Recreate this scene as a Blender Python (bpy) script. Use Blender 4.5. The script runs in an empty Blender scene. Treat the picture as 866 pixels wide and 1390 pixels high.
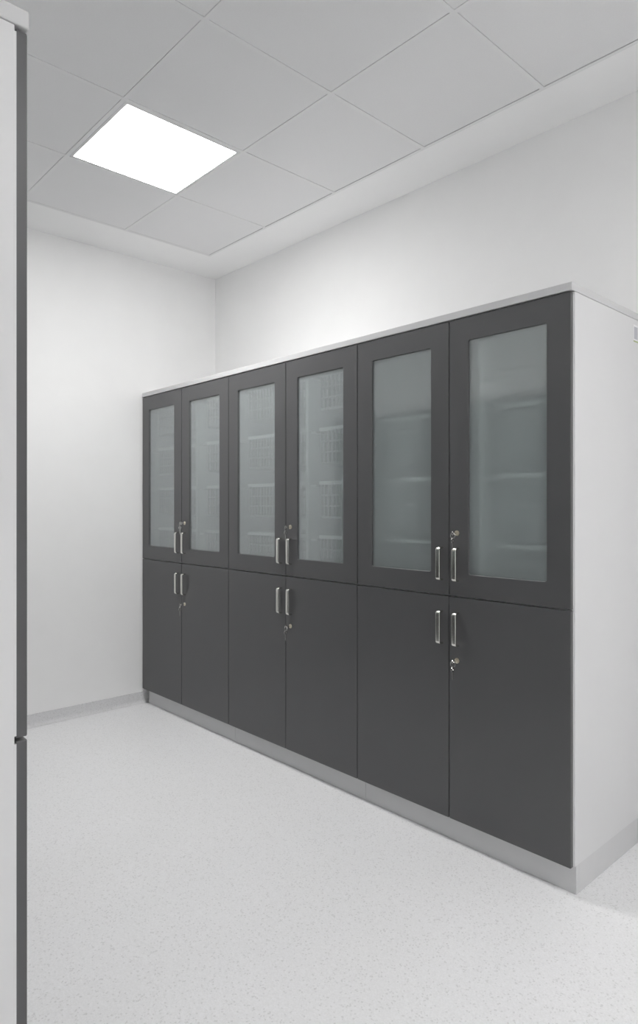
import bpy, bmesh, math
from mathutils import Vector, Matrix

S = bpy.context.scene
COL = S.collection

# ------------------------------------------------------------------ materials
def new_mat(name):
    m = bpy.data.materials.new(name); m.use_nodes = True
    nt = m.node_tree
    b = nt.nodes['Principled BSDF']
    return m, nt, b

def plain(name, rgb, rough=0.5, metal=0.0, spec=0.5, noise=0.0, nscale=40.0, bump=0.0, bscale=300.0):
    m, nt, b = new_mat(name)
    b.inputs['Roughness'].default_value = rough
    b.inputs['Metallic'].default_value = metal
    b.inputs['Specular IOR Level'].default_value = spec
    tc = nt.nodes.new('ShaderNodeTexCoord')
    n = nt.nodes.new('ShaderNodeTexNoise'); n.inputs['Scale'].default_value = nscale
    n.inputs['Detail'].default_value = 3
    nt.links.new(tc.outputs['Object'], n.inputs['Vector'])
    r = nt.nodes.new('ShaderNodeValToRGB')
    r.color_ramp.elements[0].position = .3; r.color_ramp.elements[1].position = .7
    a = [max(0, c*(1-noise)) for c in rgb]; z = [min(1, c*(1+noise)) for c in rgb]
    r.color_ramp.elements[0].color = (*a, 1); r.color_ramp.elements[1].color = (*z, 1)
    nt.links.new(n.outputs['Fac'], r.inputs['Fac'])
    nt.links.new(r.outputs['Color'], b.inputs['Base Color'])
    if bump:
        n2 = nt.nodes.new('ShaderNodeTexNoise'); n2.inputs['Scale'].default_value = bscale
        nt.links.new(tc.outputs['Object'], n2.inputs['Vector'])
        bp = nt.nodes.new('ShaderNodeBump'); bp.inputs['Strength'].default_value = bump
        bp.inputs['Distance'].default_value = .001
        nt.links.new(n2.outputs['Fac'], bp.inputs['Height'])
        nt.links.new(bp.outputs['Normal'], b.inputs['Normal'])
    return m

M_WALL = plain('wall_paint', (.90, .90, .898), .75, spec=.3, noise=.008, nscale=6, bump=.04, bscale=500)
M_PLASTER = plain('ceiling_plaster', (.91, .91, .91), .85, spec=.2, noise=.006, nscale=5)
M_TILE = plain('ceiling_tile', (.80, .80, .805), .9, spec=.15, noise=.012, nscale=180, bump=.05, bscale=700)
M_BAR = plain('grid_bar', (.80, .80, .805), .6, noise=.004)
M_VOID = plain('void', (.08, .08, .08), .9, noise=.01)
M_LAM = plain('pale_laminate', (.70, .70, .705), .45, spec=.4, noise=.006, nscale=8)
M_CAP = plain('top_board_laminate', (.60, .60, .605), .45, spec=.4, noise=.006, nscale=8)
M_INT = plain('interior_laminate', (.78, .79, .79), .5, spec=.4, noise=.006, nscale=8)
M_PLINTH = plain('plinth_laminate', (.64, .64, .645), .5, spec=.35, noise=.01, nscale=12)
M_DARK = plain('graphite_lacquer', (.092, .092, .094), .34, spec=.5, noise=.01, nscale=10, bump=.02, bscale=900)
M_METAL = plain('brushed_steel', (.70, .695, .66), .19, metal=1, noise=.03, nscale=150)
M_LOCK = plain('lock_nickel', (.62, .58, .48), .28, metal=1, noise=.03, nscale=120)
M_KEY = plain('key_nickel', (.70, .69, .67), .22, metal=1, noise=.03, nscale=120)
M_SEAL = plain('door_seal', (.72, .72, .725), .6, noise=.01)
M_BASKET = plain('basket_grid', (.34, .36, .36), .45, noise=.01)
M_RIM = plain('basket_rim', (.82, .83, .83), .45, noise=.01)
M_RAIL = plain('rail_plastic', (.62, .63, .63), .5, noise=.01)
M_STK_W = plain('sticker_paper', (.84, .84, .85), .5, noise=.01)
M_STK_G = plain('sticker_field', (.50, .50, .54), .5, noise=.02)
M_STK_Y = plain('sticker_green', (.42, .47, .25), .5, noise=.03)

def vinyl(name='speckled_vinyl', lo=.80, hi=.86):
    m, nt, b = new_mat(name)
    b.inputs['Roughness'].default_value = .5
    b.inputs['Specular IOR Level'].default_value = .3
    tc = nt.nodes.new('ShaderNodeTexCoord')
    def ramp(src, p0, c0, p1, c1):
        r = nt.nodes.new('ShaderNodeValToRGB')
        e = r.color_ramp.elements
        e[0].position = p0; e[0].color = (c0, c0, c0, 1); e[1].position = p1; e[1].color = (c1, c1, c1*1.005, 1)
        nt.links.new(src, r.inputs['Fac']); return r.outputs['Color']
    v = nt.nodes.new('ShaderNodeTexVoronoi'); v.inputs['Scale'].default_value = 260
    nt.links.new(tc.outputs['Object'], v.inputs['Vector'])
    sep = nt.nodes.new('ShaderNodeSeparateColor'); nt.links.new(v.outputs['Color'], sep.inputs['Color'])
    fine = ramp(sep.outputs['Red'], 0, lo, 1, hi)
    v2 = nt.nodes.new('ShaderNodeTexVoronoi'); v2.inputs['Scale'].default_value = 210
    nt.links.new(tc.outputs['Object'], v2.inputs['Vector'])
    sep2 = nt.nodes.new('ShaderNodeSeparateColor'); nt.links.new(v2.outputs['Color'], sep2.inputs['Color'])
    dark = ramp(sep2.outputs['Green'], .05, .86, .09, 1.0)
    n = nt.nodes.new('ShaderNodeTexNoise'); n.inputs['Scale'].default_value = 1.6
    nt.links.new(tc.outputs['Object'], n.inputs['Vector'])
    cloud = ramp(n.outputs['Fac'], .3, .98, .7, 1.0)
    def mul(a, c):
        x = nt.nodes.new('ShaderNodeMix'); x.data_type = 'RGBA'; x.blend_type = 'MULTIPLY'
        x.inputs['Factor'].default_value = 1
        nt.links.new(a, x.inputs['A']); nt.links.new(c, x.inputs['B']); return x.outputs['Result']
    nt.links.new(mul(mul(fine, dark), cloud), b.inputs['Base Color'])
    return m
M_FLOOR = vinyl()
M_COVE = vinyl('skirting_vinyl', .66, .74)

def glass():
    m = bpy.data.materials.new('frosted_glass'); m.use_nodes = True
    nt = m.node_tree; nt.nodes.clear()
    out = nt.nodes.new('ShaderNodeOutputMaterial')
    tr = nt.nodes.new('ShaderNodeBsdfTransparent'); tr.inputs['Color'].default_value = (.86, .89, .88, 1)
    df = nt.nodes.new('ShaderNodeBsdfDiffuse'); df.inputs['Color'].default_value = (.80, .86, .885, 1)
    tl = nt.nodes.new('ShaderNodeBsdfTranslucent'); tl.inputs['Color'].default_value = (.82, .87, .87, 1)
    gl = nt.nodes.new('ShaderNodeBsdfGlossy'); gl.inputs['Roughness'].default_value = .09
    gl.inputs['Color'].default_value = (1, 1, 1, 1)
    m1 = nt.nodes.new('ShaderNodeMixShader'); m1.inputs[0].default_value = .5
    nt.links.new(df.outputs[0], m1.inputs[1]); nt.links.new(tl.outputs[0], m1.inputs[2])
    m2 = nt.nodes.new('ShaderNodeMixShader'); m2.inputs[0].default_value = .30
    rf = nt.nodes.new('ShaderNodeBsdfRefraction'); rf.inputs['IOR'].default_value = 1.14
    rf.inputs['Roughness'].default_value = .2; rf.inputs['Color'].default_value = (.86, .89, .88, 1)
    m0 = nt.nodes.new('ShaderNodeMixShader'); m0.inputs[0].default_value = .18
    nt.links.new(tr.outputs[0], m0.inputs[1]); nt.links.new(rf.outputs[0], m0.inputs[2])
    nt.links.new(m0.outputs[0], m2.inputs[1]); nt.links.new(m1.outputs[0], m2.inputs[2])
    lw = nt.nodes.new('ShaderNodeLayerWeight'); lw.inputs['Blend'].default_value = .5
    pw = nt.nodes.new('ShaderNodeMath'); pw.operation = 'POWER'; pw.inputs[1].default_value = 5
    nt.links.new(lw.outputs['Facing'], pw.inputs[0])
    fr = nt.nodes.new('ShaderNodeMath'); fr.operation = 'MULTIPLY_ADD'
    fr.inputs[1].default_value = .87; fr.inputs[2].default_value = .13
    nt.links.new(pw.outputs[0], fr.inputs[0])
    m3 = nt.nodes.new('ShaderNodeMixShader')
    nt.links.new(fr.outputs[0], m3.inputs[0]); nt.links.new(m2.outputs[0], m3.inputs[1]); nt.links.new(gl.outputs[0], m3.inputs[2])
    nt.links.new(m3.outputs[0], out.inputs['Surface'])
    return m
M_GLASS = glass()

def emitter(strength):
    m = bpy.data.materials.new('lit_diffuser'); m.use_nodes = True
    nt = m.node_tree; nt.nodes.clear()
    out = nt.nodes.new('ShaderNodeOutputMaterial'); e = nt.nodes.new('ShaderNodeEmission')
    e.inputs['Color'].default_value = (1, .995, .985, 1); e.inputs['Strength'].default_value = strength
    nt.links.new(e.outputs[0], out.inputs['Surface']); return m

# ------------------------------------------------------------------ mesh helpers
def link(name, bm, mat, parent=None, smooth=False, loc=None):
    bmesh.ops.recalc_face_normals(bm, faces=bm.faces)
    me = bpy.data.meshes.new(name); bm.to_mesh(me); bm.free()
    for m in (mat if isinstance(mat, (list, tuple)) else [mat]): me.materials.append(m)
    if smooth:
        for p in me.polygons: p.use_smooth = True
        try: me.set_sharp_from_angle(angle=math.radians(40))
        except Exception: pass
    o = bpy.data.objects.new(name, me); COL.objects.link(o)
    if parent: o.parent = parent
    if loc: o.location = loc
    return o

def box(bm, x0, x1, y0, y1, z0, z1, bev=0.0, seg=2, mi=0):
    r = bmesh.ops.create_cube(bm, size=1)
    vs = r['verts']
    for v in vs:
        v.co = Vector(((x0+x1)/2 + v.co.x*(x1-x0), (y0+y1)/2 + v.co.y*(y1-y0), (z0+z1)/2 + v.co.z*(z1-z0)))
    fs = set(f for v in vs for f in v.link_faces)
    for f in fs: f.material_index = mi
    if bev > 0:
        es = list(set(e for v in vs for e in v.link_edges))
        bmesh.ops.bevel(bm, geom=es, offset=bev, segments=seg, affect='EDGES', profile=.5)

def boxes(*a, bev=0.0):
    bm = bmesh.new()
    for b in a: box(bm, *b, bev=bev)
    return bm

def rrect(x0, x1, z0, z1, r, n=4):
    pts = []
    for cx, cz, a0 in ((x1-r, z1-r, 0), (x0+r, z1-r, 90), (x0+r, z0+r, 180), (x1-r, z0+r, 270)):
        for k in range(n+1):
            a = math.radians(a0 + 90*k/n); pts.append((cx + r*math.cos(a), cz + r*math.sin(a)))
    return pts

def loft(bm, loops, close=False, cap0=False, cap1=False):
    rings = [[bm.verts.new(p) for p in L] for L in loops]
    n = len(rings[0])
    pairs = list(zip(rings, rings[1:])) + ([(rings[-1], rings[0])] if close else [])
    for A, B in pairs:
        for i in range(n):
            j = (i+1) % n
            bm.faces.new((A[i], A[j], B[j], B[i]))
    if cap0: bm.faces.new(list(reversed(rings[0])))
    if cap1: bm.faces.new(rings[-1])

def loop_at(x0, x1, z0, z1, r, y): return [(x, y, z) for x, z in rrect(x0, x1, z0, z1, r)]

def slab_bm(x0, x1, z0, z1, yf, yb, r=.002, c=.0012):       # flat door leaf, front at yf
    bm = bmesh.new()
    loft(bm, [loop_at(x0, x1, z0, z1, r, yb), loop_at(x0, x1, z0, z1, r, yf+c),
              loop_at(x0+c*.3, x1-c*.3, z0+c*.3, z1-c*.3, r, yf+c*.3),
              loop_at(x0+c, x1-c, z0+c, z1-c, r, yf)], cap0=True, cap1=True)
    return bm

def frame_bm(x0, x1, z0, z1, i, yf, yb, r=.002, ri=.008, c=.0012):   # door leaf with a window opening inset by i
    bm = bmesh.new()
    a0, a1, c0, c1 = x0+i, x1-i, z0+i, z1-i
    loft(bm, [loop_at(x0, x1, z0, z1, r, yb), loop_at(x0, x1, z0, z1, r, yf+c), loop_at(x0+c, x1-c, z0+c, z1-c, r, yf),
              loop_at(a0-c, a1+c, c0-c, c1+c, ri+c, yf), loop_at(a0, a1, c0, c1, ri, yf+c), loop_at(a0, a1, c0, c1, ri, yb)], close=True)
    return bm

def empty(name, loc=(0, 0, 0)):
    o = bpy.data.objects.new(name, None); COL.objects.link(o); o.location = loc
    o.empty_display_size = .1
    return o

def tag(o, label, cat, group=None):
    o['label'] = label; o['category'] = cat
    if group: o['group'] = group
    return o

def struct(name, bm, mat, smooth=False):
    o = link(name, bm, mat, smooth=smooth); o['kind'] = 'structure'; return o

def copy_tree(o, parent=None):
    c = o.copy(); COL.objects.link(c); c.parent = parent
    for ch in list(o.children): copy_tree(ch, c)
    return c

# ------------------------------------------------------------------ room  (x: away from the far wall, y: towards the cabinet wall)
RX, RY0, RY1, RH = 7.6, -.245, 2.740, 3.0045
struct('floor', boxes((-.1, RX+.1, RY0-.1, RY1+.1, -.1, 0)), M_FLOOR)
struct('wall_left', boxes((-.12, 0, RY0-.12, RY1+.12, 0, RH+.15)), M_WALL)
struct('wall_right', boxes((0, RX, RY1, RY1+.12, 0, RH+.15)), M_WALL)
struct('wall_near', boxes((0, RX, RY0-.12, RY0, 0, RH+.15)), M_WALL)
struct('wall_back', boxes((RX, RX+.12, RY0-.12, RY1+.12, 0, RH+.15)), M_WALL)

def cove(name, p0, p1, nrm):          # vinyl rolled up the wall
    prof = [(0, 0), (.0, .0), (.030, 0.0008), (.018, .004), (.009, .011), (.005, .024), (.004, .074), (.0, .075)]
    bm = bmesh.new()
    p0, p1, nrm = Vector(p0), Vector(p1), Vector(nrm)
    prof = [(0, 0)] + prof[2:]
    A = [bm.verts.new(p0 + nrm*d + Vector((0, 0, h))) for d, h in prof]
    B = [bm.verts.new(p1 + nrm*d + Vector((0, 0, h))) for d, h in prof]
    n = len(prof)
    for i in range(n): bm.faces.new((A[i], A[(i+1) % n], B[(i+1) % n], B[i]))
    bm.faces.new(A); bm.faces.new(list(reversed(B)))
    struct(name, bm, M_COVE, smooth=True)
cove('baseboard_left', (0, RY0, 0), (0, RY1, 0), (1, 0, 0))
cove('baseboard_right', (.004, RY1, 0), (RX, RY1, 0), (0, -1, 0))
cove('baseboard_near', (.004, RY0, 0), (RX, RY0, 0), (0, 1, 0))
cove('baseboard_back', (RX, RY0, 0), (RX, RY1, 0), (-1, 0, 0))

# suspended ceiling: plaster margin, metal grid, tiles
GX, GY, P = .3765, 1.240, .6          # a shadow line of each direction
NX = 11
gx = [GX + P*i for i in range(NX+1)]
gy = [GY + P*j for j in range(-2, 3)]
BW, SL = .019, .0028                  # bar width, shadow slot
BX0, BX1 = gx[0]-BW, gx[-1]+.003
BY0, BY1 = gy[0], gy[-1]+BW
bm = boxes((-.02, BX0-.001, RY0-.02, RY1+.02, RH, RH+.05), (BX1+.001, RX+.02, RY0-.02, RY1+.02, RH, RH+.05),
           (BX0-.001, BX1+.001, RY0-.02, BY0-.001, RH, RH+.05), (BX0-.001, BX1+.001, BY1+.001, RY1+.02, RH, RH+.05))
ceiling = struct('ceiling', bm, M_PLASTER)
link('ceiling_void', boxes((-.02, RX+.02, RY0-.02, RY1+.02, RH+.06, RH+.10)), M_VOID, ceiling)
# the bars: shadow slot at +x / -y side of each tile edge
bars = []
for x in gx:
    bars.append((x-.001, x+SL-.0001, BY0, BY1, RH+.003, RH+.028))
    bars.append((x-BW, x-.0001, BY0, BY1, RH-.0007, RH+.03))
for y in gy:
    if y < 2.4: bars.append((BX0, BX1, y-SL+.0001, y+.001, RH+.0031, RH+.027))
    bars.append((BX0, BX1, y+(.0001 if y < 2.4 else .0024), y+BW, RH-.0006, RH+.029))
link('ceiling_grid', boxes(*bars), M_BAR, ceiling)
LAMPS = {(1, 2), (7, 2)}      # (column, row) cells that hold a light panel
tile_me = None
for i in range(NX):
    for j in range(4):
        if (i, j) in LAMPS: continue
        if tile_me is None:
            t = link('ceiling_tile', boxes((SL, P-BW-.0002, BW+.0002, P-SL, 0, .016)), M_TILE, ceiling); tile_me = t.data
        else:
            t = bpy.data.objects.new('ceiling_tile', tile_me); COL.objects.link(t); t.parent = ceiling
        t.location = (gx[i], gy[j], RH)

M_EMIT = [emitter(20.6), emitter(34.5)]
AREA_W = [7.0, 1.0]; SPREAD = 125
lampnames = {(1, 2): 'bright square light panel set flush in the tiled ceiling near the far wall',
             (7, 2): 'bright square light panel in the ceiling beyond the end of the three dark cabinets'}
for k, (i, j) in enumerate(sorted(LAMPS)):
    r = empty('ceiling_light', (gx[i], gy[j], RH))
    tag(r, lampnames[(i, j)], 'ceiling light', 'light panels in the ceiling')
    bm = bmesh.new()
    a, b, c, d = .002, P-BW-.002, BW+.002, P-.002
    def L(e, z): return [(x, y, z) for x, y in rrect(a+e, b-e, c+e, d-e, .0012)]
    loft(bm, [L(0, .03), L(0, 0), L(.012, -.001), L(.0125, .004), L(.0125, .03)], close=True)
    link('lamp_frame', bm, M_BAR, r)
    link('diffuser', boxes((a+.0124, b-.0124, c+.0124, d-.0124, .002, .012)), M_EMIT[k], r)
    li = bpy.data.lights.new('lamp_light', 'AREA'); li.shape = 'SQUARE'; li.size = .55
    li.energy = AREA_W[k]; li.spread = math.radians(SPREAD); li.color = (1, .995, .985)
    lo = bpy.data.objects.new('lamp_light', li); COL.objects.link(lo); lo.parent = r
    lo.location = ((a+b)/2, (c+d)/2, .0005)

# ------------------------------------------------------------------ storage cabinets
W = .50396                    # door pitch
B0 = .0120                    # left edge of the run
YD = 2.1468                   # door fronts
DT = .016                     # door thickness
YC = 2.1660                   # carcass front edge
YB = 2.697                    # carcass back
ZB, ZS, ZT = .0990, .9765, 2.0615   # door bottom, split, door top
ZC0, ZC1 = 2.0670, 2.0950     # top board
YP, ZP = 2.1786, .0998        # plinth front, plinth top
DIV = .118                    # divider offset right of the centre joint
G = .0020                     # half gap between doors

def handle_bm(x, zc, L=.134, w=.0200, proj=.026, t=.0075):
    # bow handle: a flat bar bent back to the door at both ends
    n = 6; R = .010
    path = [(YD, zc-L/2+t/2)]
    yf = YD-proj+t/2
    lo, hi = zc-L/2+t/2, zc+L/2-t/2
    for k in range(n+1):
        a = math.pi/2*k/n
        path.append((yf+R-R*math.sin(a), lo+R-R*math.cos(a)))
    for k in range(n+1):
        a = math.pi/2*k/n
        path.append((yf+R-R*math.cos(a), hi-R+R*math.sin(a)))
    path.append((YD, hi))
    loops = []
    for k, (y, z) in enumerate(path):
        q0 = path[max(k-1, 0)]; q1 = path[min(k+1, len(path)-1)]
        ty, tz = q1[0]-q0[0], q1[1]-q0[1]; l = math.hypot(ty, tz); ny, nz = tz/l, -ty/l
        ring = []
        for u, v in rrect(-w/2, w/2, -t/2, t/2, .0030, 4): ring.append((x+u, y+ny*v, z+nz*v))
        loops.append(ring)
    bm = bmesh.new(); loft(bm, loops, cap0=True, cap1=True)
    return bm

def disc_loops(x, z, prof, n=24):
    return [[(x+r*math.cos(2*math.pi*k/n), y, z+r*math.sin(2*math.pi*k/n)) for k in range(n)] for y, r in prof]

def lock_bm(x, z):
    bm = bmesh.new()
    loft(bm, disc_loops(x, z, [(YD+.002, .0105), (YD-.0030, .0105), (YD-.0042, .0098), (YD-.0046, .0085), (YD-.0040, .0078),
                               (YD-.0040, .0062), (YD-.0052, .0058), (YD-.0056, .0050)]), cap0=True, cap1=True)
    box(bm, x-.0009, x+.0009, YD-.0060, YD-.0050, z-.0040, z+.0040)
    return bm

def build_unit(u):
    """unit u (0 = by the far wall, 2 = nearest); built in place, root at its base"""
    x0 = B0 + 2*W*u; x1 = x0 + 2*W; xc = x0 + W
    T = .018
    root = empty('storage_cabinet', (xc, (YC+YB)/2, 0))
    OFF = Vector((-xc, -(YC+YB)/2, 0))
    made = []
    def add(name, bm, mat, parent=root, smooth=False):
        bmesh.ops.translate(bm, verts=bm.verts, vec=OFF)
        return link(name, bm, mat, parent, smooth)
    e1 = .0035 if u == 2 else -.0002       # the end panel stands just proud of the last door
    z0, z1 = .1000, 2.0655
    bm = boxes((x0+.0002, x0+T, YC, YB, z0, z1), (x1-T, x1+e1, YC, YB, z0, z1), bev=.0012)
    for b in ((x0+T, x1-T, YC+.001, YB, z0, z0+T), (x0+T, x1-T, YC+.001, YB, z1-T, z1),
              (x0+T, x1-T, YC+.001, YB, ZS-T/2, ZS+T/2)): box(bm, *b)
    add('carcass', bm, M_LAM)
    add('back_panel', boxes((x0+T, x1-T, YB-.02, YB-.012, z0+T, ZS-T/2), (x0+T, x1-T, YB-.02, YB-.012, ZS+T/2, z1-T)), M_INT)
    add('divider_panel', boxes((xc+DIV, xc+DIV+T, YC+.012, YB-.02, ZS+T/2, z1-T), bev=.001), M_INT)
    # basket rails on both sides of the two compartments
    for za in RIMS:
        for xa, xb in ((x0+T, x0+.088), (x0+.573, xc+DIV), (xc+DIV+T, xc+.1745), (xc+.4495, x1-T)):
            add('basket_rail', boxes((xa, xb, YC+.03, YB-.03, za-.030, za-.018), bev=.001), M_RAIL)
    px0 = x0 + (.032 if u == 0 else .0215); px1 = x1 + (.0225 if u < 2 else .0035)
    bm = boxes((px0+.0011, px1-.0011, YP, YP+.018, 0, ZP), bev=.0008)
    if u == 2: box(bm, px1-.0191, px1-.0011, YP+.0182, YB, 0, ZP, bev=.0008)
    box(bm, px0+.02, px1-.03, YB-.06, YB-.04, 0, ZP)
    if u == 0: box(bm, px0+.0011, px0+.0191, YP+.0182, YB, 0, ZP, bev=.0008)
    add('plinth', bm, M_PLINTH)
    for sa, sb in ((x0+.0018, x0+.008), (x1-.005, x1-.0012)):
        for za, zb in ((ZB+.002, ZS-.006), (ZS+.006, ZT-.004)):
            add('door_seal', boxes((sa, sb, YD+DT, YC+.0005, za, zb)), M_SEAL)
    for k in range(2):
        a, b = x0 + k*W + G, x0 + (k+1)*W - G
        s = -1 if k == 0 else 1
        hx = xc + s*.0385
        d = add('glass_door', frame_bm(a, b, ZS+.0025, ZT, .0882, YD, YD+DT), M_DARK)
        add('glass_pane', boxes((a+.080, b-.080, YD+.0065, YD+.0105, ZS+.082, ZT-.080)), M_GLASS, d)
        h = add('handle', handle_bm(hx, 1.1035), M_METAL, d, smooth=True); h['label'] = 'brushed steel bow handle'
        d2 = add('solid_door', slab_bm(a, b, ZB, ZS-.0025, YD, YD+DT), M_DARK)
        h = add('handle', handle_bm(hx, .8500), M_METAL, d2, smooth=True); h['label'] = 'brushed steel bow handle'
        if k == 1:
            l = add('lock', lock_bm(xc+.0385, 1.2265), M_LOCK, d, smooth=True); l['label'] = 'round nickel lock'
            l = add('lock', lock_bm(xc+.0385, .7270), M_LOCK, d2, smooth=True); l['label'] = 'round nickel lock'
    return root

RIMS = [1.990, 1.722, 1.456, 1.188]
GRP = 'tall storage cabinets with frosted glass upper doors'
labels = ['dark grey cabinet with frosted glass upper doors, standing against the far wall',
          'dark grey cabinet with frosted glass upper doors, in the middle of the row of three',
          'dark grey cabinet with a large pale side panel, nearest in the row of three']
units = []
for u in range(3):
    r = build_unit(u); tag(r, labels[u], 'cabinet', GRP); units.append(r)

# the opposite row: the same cabinets turned to face these
XM, YM = 1.530, 1.2527
olabels = ['pale cabinet end with dark door edge rising along the left border, closest to the viewer',
           'opposite row cabinet facing the three, second from the pale end at the left border',
           'opposite row cabinet facing the three, in the corner by the far wall']
def opposite(o):
    c = copy_tree(o); c.location = (2*XM-o.location.x, 2*YM-o.location.y, o.location.z); c.rotation_euler = (0, 0, math.pi)
    return c
for u in range(3): tag(opposite(units[u]), olabels[u], 'cabinet', GRP)

# ------------------------------------------------------------------ top boards
bm = boxes((B0-.001, B0+6*W+.0035, YD-.0025, RY1-.001, ZC0, ZC1), bev=.0025)
bmesh.ops.translate(bm, verts=bm.verts, vec=(-XM, -2.4, -ZC0))
tb = link('cabinet_top_board', bm, M_CAP, loc=(XM, 2.4, ZC0))
tag(tb, 'long pale grey top board lying across the row of three dark cabinets', 'top board', 'pale top boards over the cabinets')
c = tb.copy(); COL.objects.link(c); c.location = (2*XM-XM, 2*YM-2.4, ZC0); c.rotation_euler = (0, 0, math.pi)
tag(c, 'pale top board corner at the top left of the photo, over the closest cabinet', 'top board', 'pale top boards over the cabinets')

# ------------------------------------------------------------------ keys hanging in the locks
def torus(bm, c, R, r, ax, n=20, m=8):
    loops = []
    for i in range(n):
        a = 2*math.pi*i/n; L = []
        for j in range(m):
            b = 2*math.pi*j/m
            p, q, h = (R+r*math.cos(b))*math.cos(a), (R+r*math.cos(b))*math.sin(a), r*math.sin(b)
            L.append((c[0]+h, c[1]+p, c[2]+q) if ax == 'x' else (c[0]+p, c[1]+h, c[2]+q))
        loops.append(L)
    loft(bm, loops, close=True)

def bow(bm, cy, cz, R, hole, t, n=20):     # flat round key head in the y-z plane with a hole
    def ring(r, x): return [(x, cy+r*math.cos(2*math.pi*k/n), cz+r*math.sin(2*math.pi*k/n)) for k in range(n)]
    loft(bm, [ring(R, -t/2), ring(R, t/2), ring(hole, t/2), ring(hole, -t/2)], close=True)

def key_set():
    r = empty('key_set')                   # origin: centre of the lock face
    bm = bmesh.new()
    bow(bm, -.0215, 0, .0095, .003, .0022)
    box(bm, -.001, .001, -.0130, -.0005, -.0034, .0034)
    link('key', bm, M_KEY, r)
    bm = bmesh.new(); torus(bm, (0, -.0262, -.0085), .0105, .0007, 'y')
    bmesh.ops.translate(bm, verts=bm.verts, vec=(0, 0, 0))
    link('key_ring', bm, M_KEY, r)
    bm = bmesh.new()
    bow(bm, -.0262, -.0285, .0100, .003, .0020)
    box(bm, -.0009, .0009, -.0292, -.0232, -.068, -.0375, bev=.0004)
    for k in range(3): box(bm, -.0009, .0009, -.0240, -.0215, -.064+.007*k, -.061+.007*k)
    link('key', bm, M_KEY, r)
    return r
k0 = key_set(); first = True
pos = ['cabinet by the far wall', 'middle cabinet of the row', 'nearest cabinet of the row']
for u in range(3):
    for z, w in ((1.2265, 'upper glass door'), (.7270, 'lower solid door')):
        k = k0 if first else copy_tree(k0); first = False
        k.location = (B0+2*W*u+W+.0385, YD-.0056, z)
        k.rotation_euler = (0, 0, math.radians(-6+5*u))
        tag(k, 'pair of small keys hanging in the %s lock, %s' % (w, pos[u]), 'keys', 'keys in the cabinet locks')

# ------------------------------------------------------------------ grid baskets behind the frosted glass
def basket(w, dp=.46, h=.185):
    r = empty('storage_basket')            # origin: front bottom middle
    bm = bmesh.new()
    box(bm, -w/2, w/2, 0, .012, h-.018, h, bev=.003); box(bm, -w/2, w/2, dp-.012, dp, h-.018, h, bev=.003)
    box(bm, -w/2, -w/2+.012, .012, dp-.012, h-.018, h); box(bm, w/2-.012, w/2, .012, dp-.012, h-.018, h)
    link('basket_rim', bm, M_RIM, r)
    bm = bmesh.new()
    n = max(6, round(w/.028)); q = w/2-.012
    for k in range(n+1):
        x = -q + 2*q*k/n
        box(bm, x-.0035, x+.0035, .004, .009, .004, h-.018); box(bm, x-.0035, x+.0035, dp-.009, dp-.004, .004, h-.018)
    m = round(dp/.03)
    for k in range(1, m):
        y = .006+(dp-.012)*k/m
        box(bm, -q-.003, -q+.002, y-.0035, y+.0035, .004, h-.018); box(bm, q-.002, q+.003, y-.0035, y+.0035, .004, h-.018)
    for z in (.008, .062, .115):
        for y in (.003, dp-.010): box(bm, -q, q, y, y+.007, z-.004, z+.004)
        for x in (-q-.003, q-.004): box(bm, x, x+.007, .006, dp-.006, z-.004, z+.004)
    box(bm, -q, q, .006, dp-.006, 0, .004)
    link('basket_grid', bm, M_BASKET, r)
    return r
bw = basket(.500); bn = basket(.290)
used = {'w': False, 'n': False}
rowname = ['top', 'second', 'third', 'bottom']
for u in range(3):
    x0 = B0+2*W*u; xc = x0+W
    for s, src, cx, door in (('w', bw, x0+.018+.0125+.025+.275, 'left'), ('n', bn, xc+.160+.152, 'right')):
        for q, zr in enumerate(RIMS):
            b = src if not used[s] else copy_tree(src); used[s] = True
            b.location = (cx, YD+.075, zr-.185)
            tag(b, '%s basket behind the %s frosted pane of the %s' % (rowname[q], door, pos[u]), 'basket', 'grid baskets behind the frosted panes')

# ------------------------------------------------------------------ sticker on the end panel
bm = bmesh.new()
xs = B0+6*W+.0035
box(bm, 0, .0006, -.022, .022, -.034, .034, bev=.0002, mi=0)
box(bm, .0005, .0009, -.017, .017, -.022, .026, mi=1)
box(bm, .0005, .0009, -.022, .022, -.034, -.028, mi=2)
st = link('inventory_sticker', bm, [M_STK_W, M_STK_G, M_STK_Y], parent=units[2])
st.location = Vector((xs, 2.674, 2.010)) - units[2].location
st['label'] = 'small white framed sticker near the top rear corner'

# ------------------------------------------------------------------ camera
cam = bpy.data.cameras.new('camera'); co = bpy.data.objects.new('camera', cam); COL.objects.link(co)
co.location = (4.097, 0, 1.334)
yaw = math.radians(47.268)
co.rotation_euler = (math.pi/2, 0, yaw)
cam.sensor_fit = 'VERTICAL'; cam.sensor_height = 36
cam.lens = 893.86*36/1390
cam.shift_y = (686.44-695)/1390
cam.clip_start = .02
S.camera = co

w = bpy.data.worlds.new('world'); S.world = w; w.use_nodes = True
w.node_tree.nodes['Background'].inputs[0].default_value = (0, 0, 0, 1)
S.view_settings.view_transform = 'Standard'; S.view_settings.look = 'None'
S.view_settings.gamma = 1; S.view_settings.use_curve_mapping = False
S.view_settings.exposure = 0.0
S.cycles.max_bounces = 16; S.cycles.diffuse_bounces = 10; S.cycles.glossy_bounces = 6
S.cycles.transparent_max_bounces = 16
S.cycles.use_denoising = True
